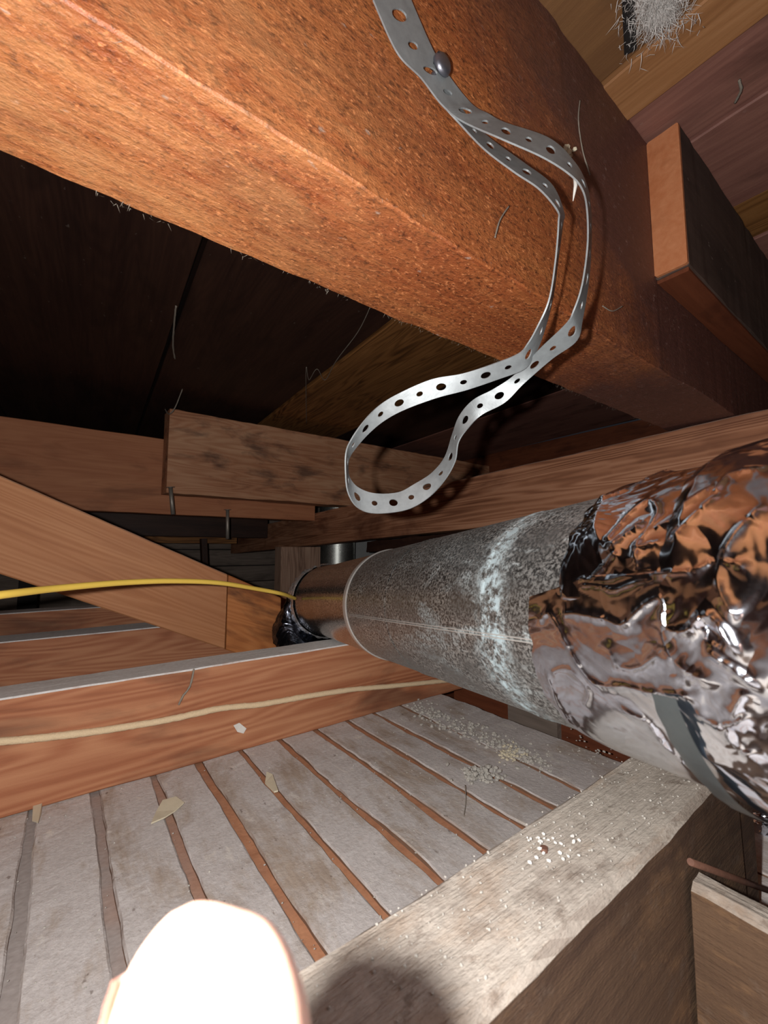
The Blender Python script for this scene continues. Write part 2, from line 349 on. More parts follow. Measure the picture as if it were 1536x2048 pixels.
ceiling = mesh_obj('ceiling', [Vector(v)*U for v in [(-5, -5, 2.02), (7, -5, 2.02), (7, 11, 2.02), (-5, 11, 2.02), (-5, -5, 2.1), (7, -5, 2.1), (7, 11, 2.1), (-5, 11, 2.1)]],
                   [(0, 3, 2, 1), (4, 5, 6, 7), (0, 1, 5, 4), (1, 2, 6, 5), (2, 3, 7, 6), (3, 0, 4, 7)], M['near_black'])
tag(ceiling, kind='structure')
def deck(x0, x1, ya, yb, mat, dz=0, skew=0.0, g=.006):
    c = (x0+x1)/2; return plank('roof_board', (c+skew*(ya-1.4), ya, 1.96+dz), (c+skew*(yb-1.4), yb, 1.96+dz), x1-x0-2*g, .12, mat, ceiling, seg=40, jit=.0007)
for x0, x1, mt, dz in [(-5, -3.4, 'brownb', 0), (-3.4, -1.9, 'purple', .01), (-1.9, -.6, 'brownb', 0), (-.6, .5, 'purple', 0), (.5, 1.66, 'brownb', 0), (1.66, 1.9, 'tan2', -.015), (1.9, 2.24, 'purple', .012), (2.24, 2.89, 'purple', 0), (2.89, 3.3, 'tan', .015), (3.3, 4.4, 'purple', .01), (4.4, 6.9, 'brownb', 0)]:
    deck(x0, x1, -5, 1.05, M[mt], dz)
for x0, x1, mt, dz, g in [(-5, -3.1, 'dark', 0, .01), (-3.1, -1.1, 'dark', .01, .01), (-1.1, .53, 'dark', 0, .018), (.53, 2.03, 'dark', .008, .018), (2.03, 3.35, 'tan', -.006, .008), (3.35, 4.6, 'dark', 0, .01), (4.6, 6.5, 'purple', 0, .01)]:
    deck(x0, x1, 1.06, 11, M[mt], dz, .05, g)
# far walls of the attic: horizontal boards (far, dark)
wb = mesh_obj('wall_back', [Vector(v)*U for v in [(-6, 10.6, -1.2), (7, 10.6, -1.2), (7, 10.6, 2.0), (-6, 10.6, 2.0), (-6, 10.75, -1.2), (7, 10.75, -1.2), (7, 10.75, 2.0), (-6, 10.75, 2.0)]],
              [(0, 1, 2, 3), (5, 4, 7, 6), (0, 4, 5, 1), (3, 2, 6, 7), (0, 3, 7, 4), (1, 5, 6, 2)], M['near_black'])
tag(wb, kind='structure')
for k in range(8):
    beam_x('wall_board', -6, 7, 10.48, 10.6, -1.15+k*.39, -.78+k*.39, M['greyw'], wb, seg=20)
for nm, xx, yy in (('wall_left', -5.0, None), ('wall_right', 7.0, None), ('wall_front', None, -5.0)):
    if xx is not None: o = beam_y(nm, -5, 10.6, min(xx, xx-.1 if xx < 0 else xx), max(xx+.1, xx), -1.2, 2.0, M['rust'], seg=10)
    else: o = beam_x(nm, -5, 7, yy-.1, yy, -1.2, 2.0, M['rust'], seg=10)
    tag(o, kind='structure')
# added subfloor below the missing strip to the right of the laths
sub = mesh_obj('added_subfloor_slab_1', [Vector(v)*U for v in [(-5, -5, -1.3), (7, -5, -1.3), (7, 11, -1.3), (-5, 11, -1.3), (-5, -5, -1.36), (7, -5, -1.36), (7, 11, -1.36), (-5, 11, -1.36)]],
               [(0, 1, 2, 3), (7, 6, 5, 4), (0, 4, 5, 1), (1, 5, 6, 2), (2, 6, 7, 3), (3, 7, 4, 0)], M['rust'])
tag(sub, kind='structure')

# ------------------------------------------------------------------ timbers
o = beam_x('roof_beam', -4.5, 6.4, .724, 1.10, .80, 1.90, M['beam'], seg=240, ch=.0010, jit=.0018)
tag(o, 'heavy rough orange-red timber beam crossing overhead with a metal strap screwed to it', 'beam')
o = beam_x('ceiling_joist', -4.5, 2.44, 2.2, 2.40, -1.0, T_J, M['joist'], seg=90, jit=.001)
tag(o, 'reddish ceiling joist with dusty top and cream cable along its face, under the duct end', 'joist')
o = beam_x('ceiling_joist', -4.5, 2.44, 3.52, 3.80, -1.0, T_J, M['joist'], seg=60)
tag(o, 'second ceiling joist behind the cream cable joist, dark stain beside the diagonal brace', 'joist')
o = beam_x('ceiling_joist', -4.5, 2.44, 5.08, 5.33, -1.0, T_J, M['joist'], seg=40)
tag(o, 'farthest dark ceiling joist below the diagonal brace at left', 'joist')
o = beam_x('ceiling_joist', -4.5, 1.43, .378, .574, -1.0, T_J, M['near'], seg=120, ch=.003, jit=.0016)
tag(o, 'nearest joist, thick grey dust and crumbs on top, running under the foil wrapped duct', 'joist')
o = beam_x('ceiling_joist', -4.5, 2.2, -1.42, -1.22, -1.0, T_J, M['joist'], seg=30)
tag(o, 'ceiling joist behind the photographer', 'joist')
o = beam_y('stub_joist', -1.2, .366, 1.045, 1.110, -1.0, -.672, M['near'], seg=60, ch=.003, jit=.0014)
tag(o, 'short brown timber butted square against the front of the nearest joist, bottom right', 'joist')
# second stick fixed to the end of the near joist
o = plank('splice_block', (1.445, .47, -.80), (1.57, .47, -.80), .17, .42, M['near'], seg=6)
tag(o, 'dark dusty wood block at the end of the nearest joist beside the thin shiny duct', 'block')
# diagonal brace behind the joist
sl = -.468
def br(x): return .377+(x+.291)*sl
o = plank('diagonal_brace', (-2.4, 3.07, br(-2.4)-.235), (.905, 3.07, br(.905)-.235), .14, .455, M['brace'], seg=70)
tag(o, 'wide orange diagonal board sloping down to the right behind the yellow cable', 'brace')
o = plank('brace_end_block', (.913, 3.07, br(.913)-.235), (1.30, 3.07, br(1.30)-.235), .14, .455, M['scab'], seg=20)
tag(o, 'short dark-grained orange board piece between the diagonal brace and the duct end', 'brace')
for o_ in [q for q in bpy.data.objects if q.name in ('diagonal_brace', 'brace_end_block')]:
    for v_ in o_.data.vertices: v_.co.x -= v_.co.z*.468
# header, block and cross joist in the distance
o = beam_x('roof_header', -4.8, 3.125, 5.98, 6.2, .455, 1.42, M['header'], seg=60, jit=.001)
tag(o, 'long reddish header board behind the worn wooden block, at left', 'header')
o = beam_x('nailing_block', .938, 6.9, 5.6, 5.9, .685, 1.72, M['block'], seg=60, jit=.0025)
tag(o, 'pale worn board with black knots mounted on the header, behind the strap loop', 'block')
o = plank('cross_joist', (3.25, -.4, .585), (3.25, 10.2, .165), .22, .50, M['cross'], seg=110, jit=.0014)
tag(o, 'grained reddish cross joist supporting the end of the orange beam, above the duct', 'joist')
o = plank('splintered_ledger', (3.27, 1.0, .195), (3.27, 4.6, .04), .20, .14, M['dark'], seg=60, jit=.004)
tag(o, 'dark splintered ledger strip under the cross joist, above the duct', 'ledger')
o = beam_x('beam_side_block', 2.09, 4.6, .595, .724, 1.225, 1.895, M['black'], seg=40, jit=.0018)  # each face coloured separately: black side, orange end, red-brown underside
tag(o, 'black block fastened along the side of the orange beam, with an orange cut end', 'block')
e = plank('cut_end', (2.075, .6595, 1.56), (2.092, .6595, 1.56), .128, .66, M['orange_end'], o, seg=2); tag(e, 'orange cut end')
e = beam_x('underside', 2.10, 4.58, .60, .722, 1.205, 1.226, M['rust'], o, seg=30); tag(e, 'red-brown underside')
# wood seen beneath the duct, right of the laths
o = beam_y('edge_board', -1.0, 2.42, 2.5, 2.62, -1.29, -.30, M['rust'], seg=60)
tag(o, 'dark red-brown board on edge beyond the laths, seen through the slot below the duct', 'board')
o = beam_y('grey_patch_board', 1.52, 1.88, 2.455, 2.5, -1.29, -.7, M['greyw'], seg=14)
tag(o, 'grey stained wooden patch on the red-brown edge board below the duct', 'board')
# posts and pipe behind the cross joist
o = plank('wood_post', (3.10, 6.5, -1.0), (3.10, 6.5, .05), .70, .25, M['post'], up=Vector((0, 1, 0)), seg=16)
tag(o, 'upright wooden post behind the duct end, below the cross joist', 'post')
o = beam_x('small_plate', .5, 2.6, 8.1, 8.3, .12, .26, M['tan'], seg=16); tag(o, 'thin tan plate board in the dark gap above the diagonal brace', 'board')
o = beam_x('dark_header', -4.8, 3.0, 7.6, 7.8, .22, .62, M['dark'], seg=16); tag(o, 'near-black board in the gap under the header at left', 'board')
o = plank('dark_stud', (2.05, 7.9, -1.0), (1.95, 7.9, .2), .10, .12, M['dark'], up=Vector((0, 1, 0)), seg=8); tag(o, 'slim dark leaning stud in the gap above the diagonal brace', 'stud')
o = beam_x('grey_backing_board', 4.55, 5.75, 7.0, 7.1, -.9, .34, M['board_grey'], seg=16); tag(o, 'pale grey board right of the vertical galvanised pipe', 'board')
o = plank('dark_far_post', (-.35, 7.4, -1.0), (-.35, 7.4, .1), .2, .2, M['near_black'], up=Vector((0, 1, 0)), seg=8); tag(o, 'black post under the diagonal brace at far left', 'post')

def cyl(name, p0, p1, r, mat, parent=None, n=40, seg=4, cap=True, prof=None):
    a, b = Vector(p0), Vector(p1); L = (b-a).length; vs, fs = [], []
    prof = prof or [(L*i/seg, r) for i in range(seg+1)]
    for x, rr in prof:
        for k in range(n):
            t = 2*math.pi*k/n; vs.append((x, rr*math.cos(t), rr*math.sin(t)))
    m = len(prof)
    for i in range(m-1):
        for k in range(n):
            k2 = (k+1) % n; fs.append((i*n+k, i*n+k2, (i+1)*n+k2, (i+1)*n+k)[::-1])
    if cap: fs.append(tuple(range(n))); fs.append(tuple((m-1)*n+k for k in range(n-1, -1, -1)))
    me = bpy.data.meshes.new(name); me.from_pydata(vs, [], fs); me.update()
    me.polygons.foreach_set('use_smooth', [len(p.vertices) == 4 for p in me.polygons])
    return link(name, me, frame(a, b), parent, mat)
pr = 6.6
t = empty('vertical_pipe', Vector((.592*pr, pr, -1.0))*U); tag(t, 'dull galvanised vertical vent pipe behind the duct end', 'pipe')
cyl('pipe', t.location, Vector((.592*pr, pr, 1.95))*U, .05*pr*U*.97, M['galvpipe'], t, 36, 6)
cyl('pipe_seam', Vector((.62*pr, pr-.05*pr*.82, -1.0))*U, Vector((.62*pr, pr-.05*pr*.82, 1.95))*U, .0018, M['galvpipe'], t, 8, 2)

# ------------------------------------------------------------------ the duct
def wv(p): return R3 @ Vector(p)
dD = ray(418, 1189).normalized()
def pln(px, py): n_ = ray(px, py).normalized().cross(dD).normalized(); e_ = dD.cross(n_).normalized(); return e_ if e_.x > 0 else -e_
e1, e2 = pln(1180, 1000), pln(1100, 1440); aD = (e1+e2).normalized(); kD = math.sqrt(1-aD.dot(e1)**2)
# lies on the joist top at y = 2.3
det = Matrix(((aD.y, dD.y), (aD.z-kD, dD.z))); sol = det.inverted() @ Vector((2.3, T_J+.004))
D0, R0 = sol[0]*U, sol[0]*kD*U
upD = (Vector((0, 0, 1))-dD*dD.z).normalized(); sdD = dD.cross(upD)
def dp(t_, th, r=0.0): return aD*D0 + dD*(t_*U) + (sdD*math.cos(math.radians(th))+upD*math.sin(math.radians(th)))*(R0+r)
def axp(t_): return aD*D0+dD*(t_*U)
duct = empty('round_duct', dp(1.0, -90)); tag(duct, 'large round galvanised steel duct with foil wrapped near end, running over the joists', 'duct')
Lm = (1.80+3.2)*U
# local x grows from the near end (t=-3.2) ... use origin at t=0 for the texture: build with offset profile
def ductcyl(name, ta, tb, dr, mat, n=96, seg=30, cap=False, prof=None):
    a, b = axp(0), axp(1); vs, fs = [], []
    prof = prof or [((ta+(tb-ta)*i/seg), dr) for i in range(seg+1)]
    for tt, rr in prof:
        for k in range(n):
            th = 2*math.pi*k/n; vs.append((tt*U, (R0+rr)*math.cos(th), (R0+rr)*math.sin(th)))
    m = len(prof)
    for i in range(m-1):
        for k in range(n):
            k2 = (k+1) % n; fs.append((i*n+k, (i+1)*n+k, (i+1)*n+k2, i*n+k2)[::-1])
    me = bpy.data.meshes.new(name); me.from_pydata(vs, [], fs); me.update()
    me.polygons.foreach_set('use_smooth', [True]*len(me.polygons))
    # the texture's x: distance along the duct mirrored so that the white band sits next to the foil
    return link(name, me, frame(a, b), duct, mat)
ductcyl('duct_pipe', -3.2, 1.80, 0, M['galv'])
o = ductcyl('duct_cuff', 1.74, 3.02, 0, M['galv2'], prof=[(1.74, -.001), (1.76, -.0008), (2.88, -.0014), (2.9, .0006), (2.93, .0006), (2.95, -.0014), (3.02, -.0014)]); tag(o, 'smooth mirror-like end section')
ductcyl('joint_ring', 0, 0, 0, M['seam'], prof=[(1.765, 0), (1.768, .0009), (1.777, .0012), (1.786, .0009), (1.79, 0), (1.80, .0005), (1.812, .0007), (1.82, -.0005)])
ductcyl('bead_ring', 0, 0, 0, M['galv'], prof=[(1.33, 0), (1.335, .0005), (1.345, .0005), (1.35, 0)])
ductcyl('bead_ring', 0, 0, 0, M['galv'], prof=[(.78, 0), (.785, .0005), (.795, .0005), (.80, 0)])
# longitudinal lock seam: two fine ribs
for th in (-172.6, -171.2):
    vs, fs = [], []
    for i in range(41):
        tt = -.6+i*(1.74+.6)/40
        for dth, rr in ((-.35, -.0003), (-.15, .0009), (.15, .0009), (.35, -.0003)): vs.append(dp(tt, th+dth, rr))
    for i in range(40):
        for k in range(3): fs.append((i*4+k, i*4+k+1, (i+1)*4+k+1, (i+1)*4+k))
    mesh_obj('lock_seam', vs, fs, M['seam'], duct)
# lumpy foil tape ring at the far end
def ridge(p, f):   # sharp crumple creases
    a = 1-abs(noise.noise(p*f))*2.2; return max(0, a)**4
def cyl_hit(px, py):
    r_ = ray(px, py).normalized(); rp = r_-dD*r_.dot(dD); A_ = aD*D0
    a_ = rp.dot(rp); b_ = -2*rp.dot(A_); c_ = A_.dot(A_)-R0*R0; dc = max(0, b_*b_-4*a_*c_)
    p_ = r_*((-b_-math.sqrt(dc))/(2*a_)); t_ = p_.dot(dD); q_ = p_-A_-dD*t_
    return t_, math.atan2(q_.dot(upD), q_.dot(sdD)) % (2*math.pi)*R0
CREASES = [   # folds of the foil: polyline, height, half width (metres)
 ([(1090, 1235), (1110, 1225), (1150, 1290), (1190, 1345), (1235, 1370), (1300, 1372), (1380, 1378)], .0026, .0013),
 ([(1145, 1230), (1215, 1235), (1260, 1250), (1310, 1215), (1345, 1200), (1350, 1250), (1390, 1255), (1430, 1240), (1460, 1252), (1490, 1290)], .0030, .0014),
 ([(1380, 1258), (1420, 1252), (1455, 1275), (1490, 1292)], -.0014, .0012), ([(1260, 1410), (1300, 1430), (1340, 1480), (1380, 1505)], .0030, .0014),
 ([(1410, 1415), (1450, 1425), (1500, 1420)], .0024, .0012), ([(1445, 1300), (1480, 1325), (1522, 1355)], .0026, .0012),
 ([(1175, 1160), (1325, 1158)], .0014, .0007), ([(1180, 1173), (1210, 1171), (1250, 1180), (1325, 1172)], .0012, .0007),
 ([(1118, 1342), (1150, 1335), (1185, 1370), (1180, 1400)], .0012, .0010), ([(1105, 1350), (1120, 1390), (1150, 1440)], .0012, .0012),
 ([(1375, 1085), (1410, 1050), (1445, 1025)], .0018, .0015), ([(1450, 1005), (1480, 975), (1536, 962)], .0020, .0015),
 ([(1230, 1100), (1262, 1078), (1290, 1062)], .0030, .0016), ([(1200, 1150), (1240, 1115)], .0022, .0010), ([(1190, 1012), (1260, 992), (1340, 960)], .0020, .0012),
 ([(1330, 1160), (1400, 1157), (1445, 1135), (1500, 1140)], .0020, .0012), ([(1536, 1045), (1480, 1100), (1455, 1160), (1490, 1230)], .0022, .0018),
 ([(1225, 1080), (1300, 1010), (1325, 1040), (1290, 1100), (1330, 1095)], .0018, .0012), ([(1290, 1150), (1300, 1080), (1370, 1040), (1440, 1000)], .0016, .0014),
 ([(1500, 1380), (1470, 1440), (1520, 1480)], .0020, .0014), ([(1230, 1300), (1260, 1340), (1330, 1310)], .0014, .0014), ([(1340, 1260), (1360, 1310), (1420, 1340)], .0016, .0014)]
SEG = []
for pl, hh, ww in CREASES:
    q_ = [cyl_hit(*p_) for p_ in pl]
    q_ = [(v_.x, v_.y) for v_ in spline([Vector((a_, b_, 0)) for a_, b_ in q_], 4)]
    for a_, b_ in zip(q_, q_[1:]): SEG.append((a_[0], a_[1], b_[0], b_[1], hh*.55*(.75+.5*random.random()), ww*1.1))
SEG = np.array(SEG)
def crease(tt, th):
    x, y = tt*U, math.radians(th % 360)*R0
    nv = noise.noise_vector(Vector((x*70, y*70, 5)))*.0022; x += nv.x; y += nv.y
    ax, ay, bx_, by_ = SEG[:, 0], SEG[:, 1], SEG[:, 2], SEG[:, 3]; dx, dy = bx_-ax, by_-ay
    u_ = np.clip(((x-ax)*dx+(y-ay)*dy)/(dx*dx+dy*dy+1e-12), 0, 1); ds = np.hypot(x-ax-u_*dx, y-ay-u_*dy)
    v_ = SEG[:, 4]*np.exp(-ds/SEG[:, 5]); k_ = np.argmax(np.abs(v_)); return float(v_[k_])
def shell(name, tfun, tend, th0, th1, nt_, nth, base, amp, freq, mat, seed=0, jag=.01, cr=0.0):
    vs, fs = [], []
    for j in range(nth+1):
        th = th0+(th1-th0)*j/nth; ts = tfun(th)+jag*noise.noise(Vector((th*.13, seed, 0)))
        for i in range(nt_+1):
            fr = i/nt_; fr = fr if tend > -1 else (fr/.8*.13 if fr < .8 else .13+.87*(fr-.8)/.2)
            tt = ts+(tend-ts)*fr
            q = dp(tt, th); q2 = q+Vector((seed, seed*1.7, 0))
            q3 = Vector((q2.dot(dD)*.55, q2.dot(upD), q2.dot(sdD)))+noise.noise_vector(q2*14)*.018
            vd = noise.voronoi(q3*freq*2.6)[0]
            h = amp*(ridge(q3, freq)*.45+.35*(vd[1]-vd[0])+.45*(noise.noise(q3*freq*.5)+.35)) + cr*(crease(tt, th) if abs(tt) < 1 else 0)
            eg = min(1, i/max(1, nt_)*14); eg2 = min(1, j/4, (nth-j)/4)
            vs.append(dp(tt, th, base+h*min(eg+.15, 1)*max(eg2, .15)))
    for j in range(nth):
        for i in range(nt_):
            a = j*(nt_+1)+i; fs.append((a, a+1, a+nt_+2, a+nt_+1))
    return mesh_obj(name, vs, fs, mat, duct, smooth=True)
o = shell('tape_ring', lambda th: 2.97, 3.10, -180, 180, 14, 260, .0018, .006, 80, M['ringfoil'], 3); tag(o, 'lumpy silver tape ring')
o = shell('foil_wrap', lambda th: .56 if th < 195 else .56-.0*th, .28, 60, 172, 120, 230, .0012, .0034, 17, M['foil'], 5, .01, 1.0); tag(o, 'crumpled mirror foil wrapping the top')
def tf(th):   # scalloped leading edge of the front sheet
    pts = [(160, .50), (166, .56), (169.6, .625), (185, .63), (200, .64), (213, .645), (230, .64), (250, .60), (300, .55)]
    for (a, b), (c, d) in zip(pts, pts[1:]):
        if th <= c: return b+(d-b)*(th-a)/(c-a)
    return pts[-1][1]
o = shell('foil_sheet', tf, .28, 161, 300, 150, 270, .0020, .0026, 15, M['foil2'], 11, .01, 1.0); tag(o, 'smoother foil sheet lapped over the front')
o = shell('foil_lap', lambda th: .388+.01*math.sin(th*.03), -1.6, 75, 262, 190, 360, .0032, .0030, 14, M['foil'], 23, .01, 1.0); tag(o, 'second foil layer nearest the camera')
o = shell('foil_tape', lambda th: .405, .372, 196, 268, 6, 90, .0062, .0006, 30, M['tape'], 31); tag(o, 'dull grey foil tape strip')
# crumpled black boot under the far end
boot_c = P(608, 1236, .63)
vs, fs = [], []
nb, mb = 60, 26
ax0, ax1 = axp(3.04), P(600, 1268, .66)-Vector((0, 0, .02))
for i in range(mb+1):
    u = i/mb; c = axp(3.06)*(1-u)+(axp(3.10)-upD*.055-sdD*(-.0)+Vector((-.030, 0, 0)))*u
    rr = R0*(1.0+.03*u)
    dr = (dD*(1-u)+(-upD*.9+dD*.6)*u).normalized(); s_ = sdD; u_ = dr.cross(s_)*-1
    for k in range(nb):
        a = 2*math.pi*k/nb; q = c+(s_*math.cos(a)+u_*math.sin(a))*rr
        h = .004*ridge(q, 55)+.003*noise.noise(q*60)
        vs.append(c+(s_*math.cos(a)+u_*math.sin(a))*(rr+h))
for i in range(mb):
    for k in range(nb): fs.append((i*nb+k, i*nb+(k+1) % nb, (i+1)*nb+(k+1) % nb, (i+1)*nb+k))
fs.append(tuple(range(mb*nb, mb*nb+nb)))
o = mesh_obj('duct_boot', vs, fs, M['blackfoil'], duct, smooth=True); tag(o, 'crumpled black foil boot under the far end')

# thin shiny flexible duct, bottom right
fd = [P(1512, 1520, .37), P(1522, 1600, .365), P(1535, 1680, .36), P(1552, 1760, .36), P(1580, 1860, .36)]
fd = spline(fd, 16); vs, fs = [], []
t = empty('flexible_duct', fd[len(fd)//2]); tag(t, 'thin shiny silver flexible duct dropping behind the nearest joist, right edge', 'duct')
rr = [.0135*(1+.05*math.sin(i*1.9)) for i in range(len(fd))]
tube('duct_sleeve', fd, rr, M['foil'], t, 28, .06)

# ------------------------------------------------------------------ the perforated strap
SW = .0182
# (edge 1 px, edge 2 px, centre depth, sign: +1 edge 1 nearer, -1 edge 2 nearer, 0 flat to the lens)
ST = [((746, 0), (821, 0), .2440, 1), ((794, 105), (866, 102), .2555, 1), ((842, 156), (902, 159), .2615, 1), ((884, 210), (944, 210), .266, 1),
      ((925, 243), (975, 228), .266, 1), ((1003, 278), (1009, 246), .262, 1), ((1084, 314), (1099, 278), .260, 1), ((1138, 348), (1150, 327), .258, 1), ((1164, 378), (1173, 373), .256, 1),
      ((1174, 420), (1181, 420), .253, 1), ((1175, 490), (1182, 480), .252, 1), ((1164, 570), (1177, 560), .253, 1), ((1147, 622), (1164, 640), .256, 1), ((1132, 648), (1152, 682), .262, 1), ((1081, 697), (1103, 718), .277, .5),
      ((1027, 751), (1048, 767), .292, 0), ((987, 778), (1010, 805), .300, 0), ((946, 800), (965, 829), .308, 0), ((919, 832), (937, 855), .316, -.6), ((905, 869), (917, 884), .322, -1),
      ((890, 914), (910, 923), .328, -1), ((864, 946), (888, 962), .332, -1), ((828, 969), (855, 997), .334, -.8), ((796, 985), (812, 1020), .333, -.6), ((750, 987), (750, 1027), .329, -.6), ((716, 975), (715, 1015), .326, -.8),
      ((699, 955), (696, 985), .321, -1), ((696, 932), (691, 945), .316, -1), ((699, 915), (692, 905), .311, -1), ((711, 896), (703, 878), .305, -1), ((737, 867), (728, 842), .299, -.7),
      ((769, 841), (758, 811), .294, -.4), ((810, 819), (797, 787), .290, -.3), ((873, 796), (862, 759), .286, -.3), ((933, 780), (925, 747), .283, -.3), ((997, 758), (988, 727), .280, -.5), ((1048, 738), (1036, 708), .277, -.7),
      ((1067, 712), (1055, 688), .272, -1), ((1083, 677), (1074, 655), .268, -1), ((1104, 602), (1098, 600), .262, -1), ((1116, 517), (1111, 520), .258, -1), ((1125, 448), (1117, 445), .255, -1), ((1127, 425), (1114, 420), .256, -1),
      ((1103, 370), (1078, 378), .260, -1), ((1048, 327), (1028, 344), .264, -1), ((983, 280), (969, 299), .268, -1), ((940, 240), (918, 246), .2705, -1), ((905, 190), (868, 190), .2675, -1), ((880, 140), (838, 145), .2655, -1)]
E1, E2 = [], []
for i, (a, b, d_, sg) in enumerate(ST):
    if i < 4:      # screwed flat to the side of the beam
        yy = .724-.004/U*.5; A, B = onY(*a, yy-.010), onY(*b, yy-.010)
    elif i >= len(ST)-2:
        yy = .724-.005; A, B = onY(*b, yy), onY(*a, yy); A, B = B, A
    else:
        pa, pb = P(*a, d_), P(*b, d_); wpx = (pa-pb).length
        dd = math.sqrt(max(0, SW**2-wpx**2))*sg/2 if wpx < SW else 0
        A, B = P(*a, d_-dd), P(*b, d_+dd)
    E1.append(A); E2.append(B)
# smooth both edges then resample the band at even length
CN = [(a+b)/2 for a, b in zip(E1, E2)]; WD = [(b-a)/SW for a, b in zip(E1, E2)]
CNs, WDs = spline(CN, 14), spline(WD, 14)
ln = [0]
for i in range(1, len(CNs)): ln.append(ln[-1]+(CNs[i]-CNs[i-1]).length)
TL = ln[-1]
def at_s(s_):
    s_ = min(max(s_, 0), TL-1e-7); i = max(0, int(np.searchsorted(ln, s_))-1); i = min(i, len(ln)-2)
    u = (s_-ln[i])/max(1e-9, ln[i+1]-ln[i]); return CNs[i].lerp(CNs[i+1], u), WDs[i].lerp(WDs[i+1], u)
PITCH = .0150
bm = bmesh.new(); cache = {}
def sv(s_, v_):
    k = (round(s_, 6), round(v_, 6))
    if k not in cache:
        c, w_ = at_s(s_); cache[k] = bm.verts.new(c+w_*v_)
    return cache[k]
hw = SW/2; s0 = 0.0; i = 0
angs = [math.radians(11.25*k) for k in range(32)]
yl = [-hw, -hw/2, 0, hw/2, hw]
holes = []
while s0 < TL-PITCH:
    rad = .0034 if i % 2 == 0 else .0023; q = .0042; sc_ = s0+PITCH/2; a0, a1 = sc_-q, sc_+q
    for (u0, u1) in ((s0, a0), (a1, s0+PITCH)):
        k = 3; us = [u0+(u1-u0)*j/k for j in range(k+1)]
        for j in range(k):
            for n_ in range(4): bm.faces.new((sv(us[j], yl[n_]), sv(us[j+1], yl[n_]), sv(us[j+1], yl[n_+1]), sv(us[j], yl[n_+1])))
    # plate with the hole
    outer = [(a1, 0), (a1, hw/2), (a1, hw), (sc_+q/2, hw), (sc_, hw), (sc_-q/2, hw), (a0, hw), (a0, hw/2), (a0, 0), (a0, -hw/2), (a0, -hw), (sc_-q/2, -hw), (sc_, -hw), (sc_+q/2, -hw), (a1, -hw), (a1, -hw/2)]
    inner = [(sc_+rad*math.cos(2*math.pi*k/16), rad*math.sin(2*math.pi*k/16)) for k in range(16)]
    mid = [((o_[0]+n_[0])/2, (o_[1]+n_[1])/2) for o_, n_ in zip(outer, inner)]
    for k in range(16):
        k2 = (k+1) % 16
        bm.faces.new((sv(*outer[k]), sv(*outer[k2]), sv(*mid[k2]), sv(*mid[k]))); bm.faces.new((sv(*mid[k]), sv(*mid[k2]), sv(*inner[k2]), sv(*inner[k])))
    s0 += PITCH; i += 1
bmesh.ops.recalc_face_normals(bm, faces=bm.faces)
me = bpy.data.meshes.new('strap'); bm.to_mesh(me); bm.free()
o = link('perforated_strap', me, Matrix.Identity(4), None, M['strap'])
md = o.modifiers.new('thickness', 'SOLIDIFY'); md.thickness = .0009; md.offset = 0
tag(o, 'bent perforated steel hanger strap looping down from the orange beam', 'strap')

# pan head screw through the strap
sc0 = onY(878, 137, .706); ny = Vector((0, -1, 0))
t = empty('screw', sc0); tag(t, 'grey slotted pan head screw holding the strap to the orange beam', 'screw')
hd = cyl('screw_head', sc0+ny*.0015, sc0+ny*.007, .0052, M['screw'], t, 28, prof=[(0, .0062), (.0012, .0064), (.0026, .0060), (.0038, .0046), (.0044, .0024), (.0045, .0002)])
cyl('screw_shank', sc0-ny*.012, sc0+ny*.0018, .002, M['screw'], t, 14)
sd = Vector((.8, 0, .6)).normalized()
sm = board_mesh(.0086, .0012, .0012, .0001, 2, 0)
link('slot', sm, frame(sc0+ny*.0062-sd*.0043, sc0+ny*.0062+sd*.0043, ny), hd, M['near_black'])

# ------------------------------------------------------------------ cables
pts = [P(-190, 1215, .215), P(0, 1190, .26), P(120, 1176, .31), P(250, 1165, .37), P(350, 1162, .42), P(440, 1166, .47), P(520, 1179, .53), P(565, 1188, .57), P(590, 1197, .64)]
o = tube('yellow_cable', spline(pts, 12), .00255, M['yellow'], None, 14)
tag(o, 'smooth yellow cable arching in front of the diagonal brace to the duct end', 'cable')
pts = [onY(x, y, 2.2) + Vector((0, -.0035, 0)) for x, y in [(-300, 1500), (0, 1480), (100, 1471), (200, 1459), (330, 1438), (440, 1415), (520, 1407), (600, 1393), (700, 1378), (790, 1370), (870, 1362), (930, 1357)]]
o = tube('cloth_cable', spline(pts, 16), .0034, M['cream'], None, 12, .18)
tag(o, 'cream cloth covered cable stapled along the face of the reddish ceiling joist', 'cable')

# ------------------------------------------------------------------ nails
def nail(a, b, r, mat, label, group=None):
    t = empty('nail', a); tag(t, label, 'nail', group)
    cyl('shank', a, b, r, mat, t, 10, 2); d_ = (b-a).normalized(); cyl('nail_head', a-d_*.0012, a, r*2.1, mat, t, 12, 1)
nail(onY(1560, 1790, .35), onY(1381, 1724, .372), .0016, M['rustnail'], 'long rusty nail sticking out beside the stub joist, bottom right')
nail(onY(341, 975, 5.5), onY(346, 1029, 5.5), .0055, M['nail'], 'bent pale nail hanging under the left corner of the worn block')
nail(onY(455, 1020, 5.9), onY(455, 1078, 5.9), .0055, M['nail'], 'pale nail hanging below the header over the dark gap')

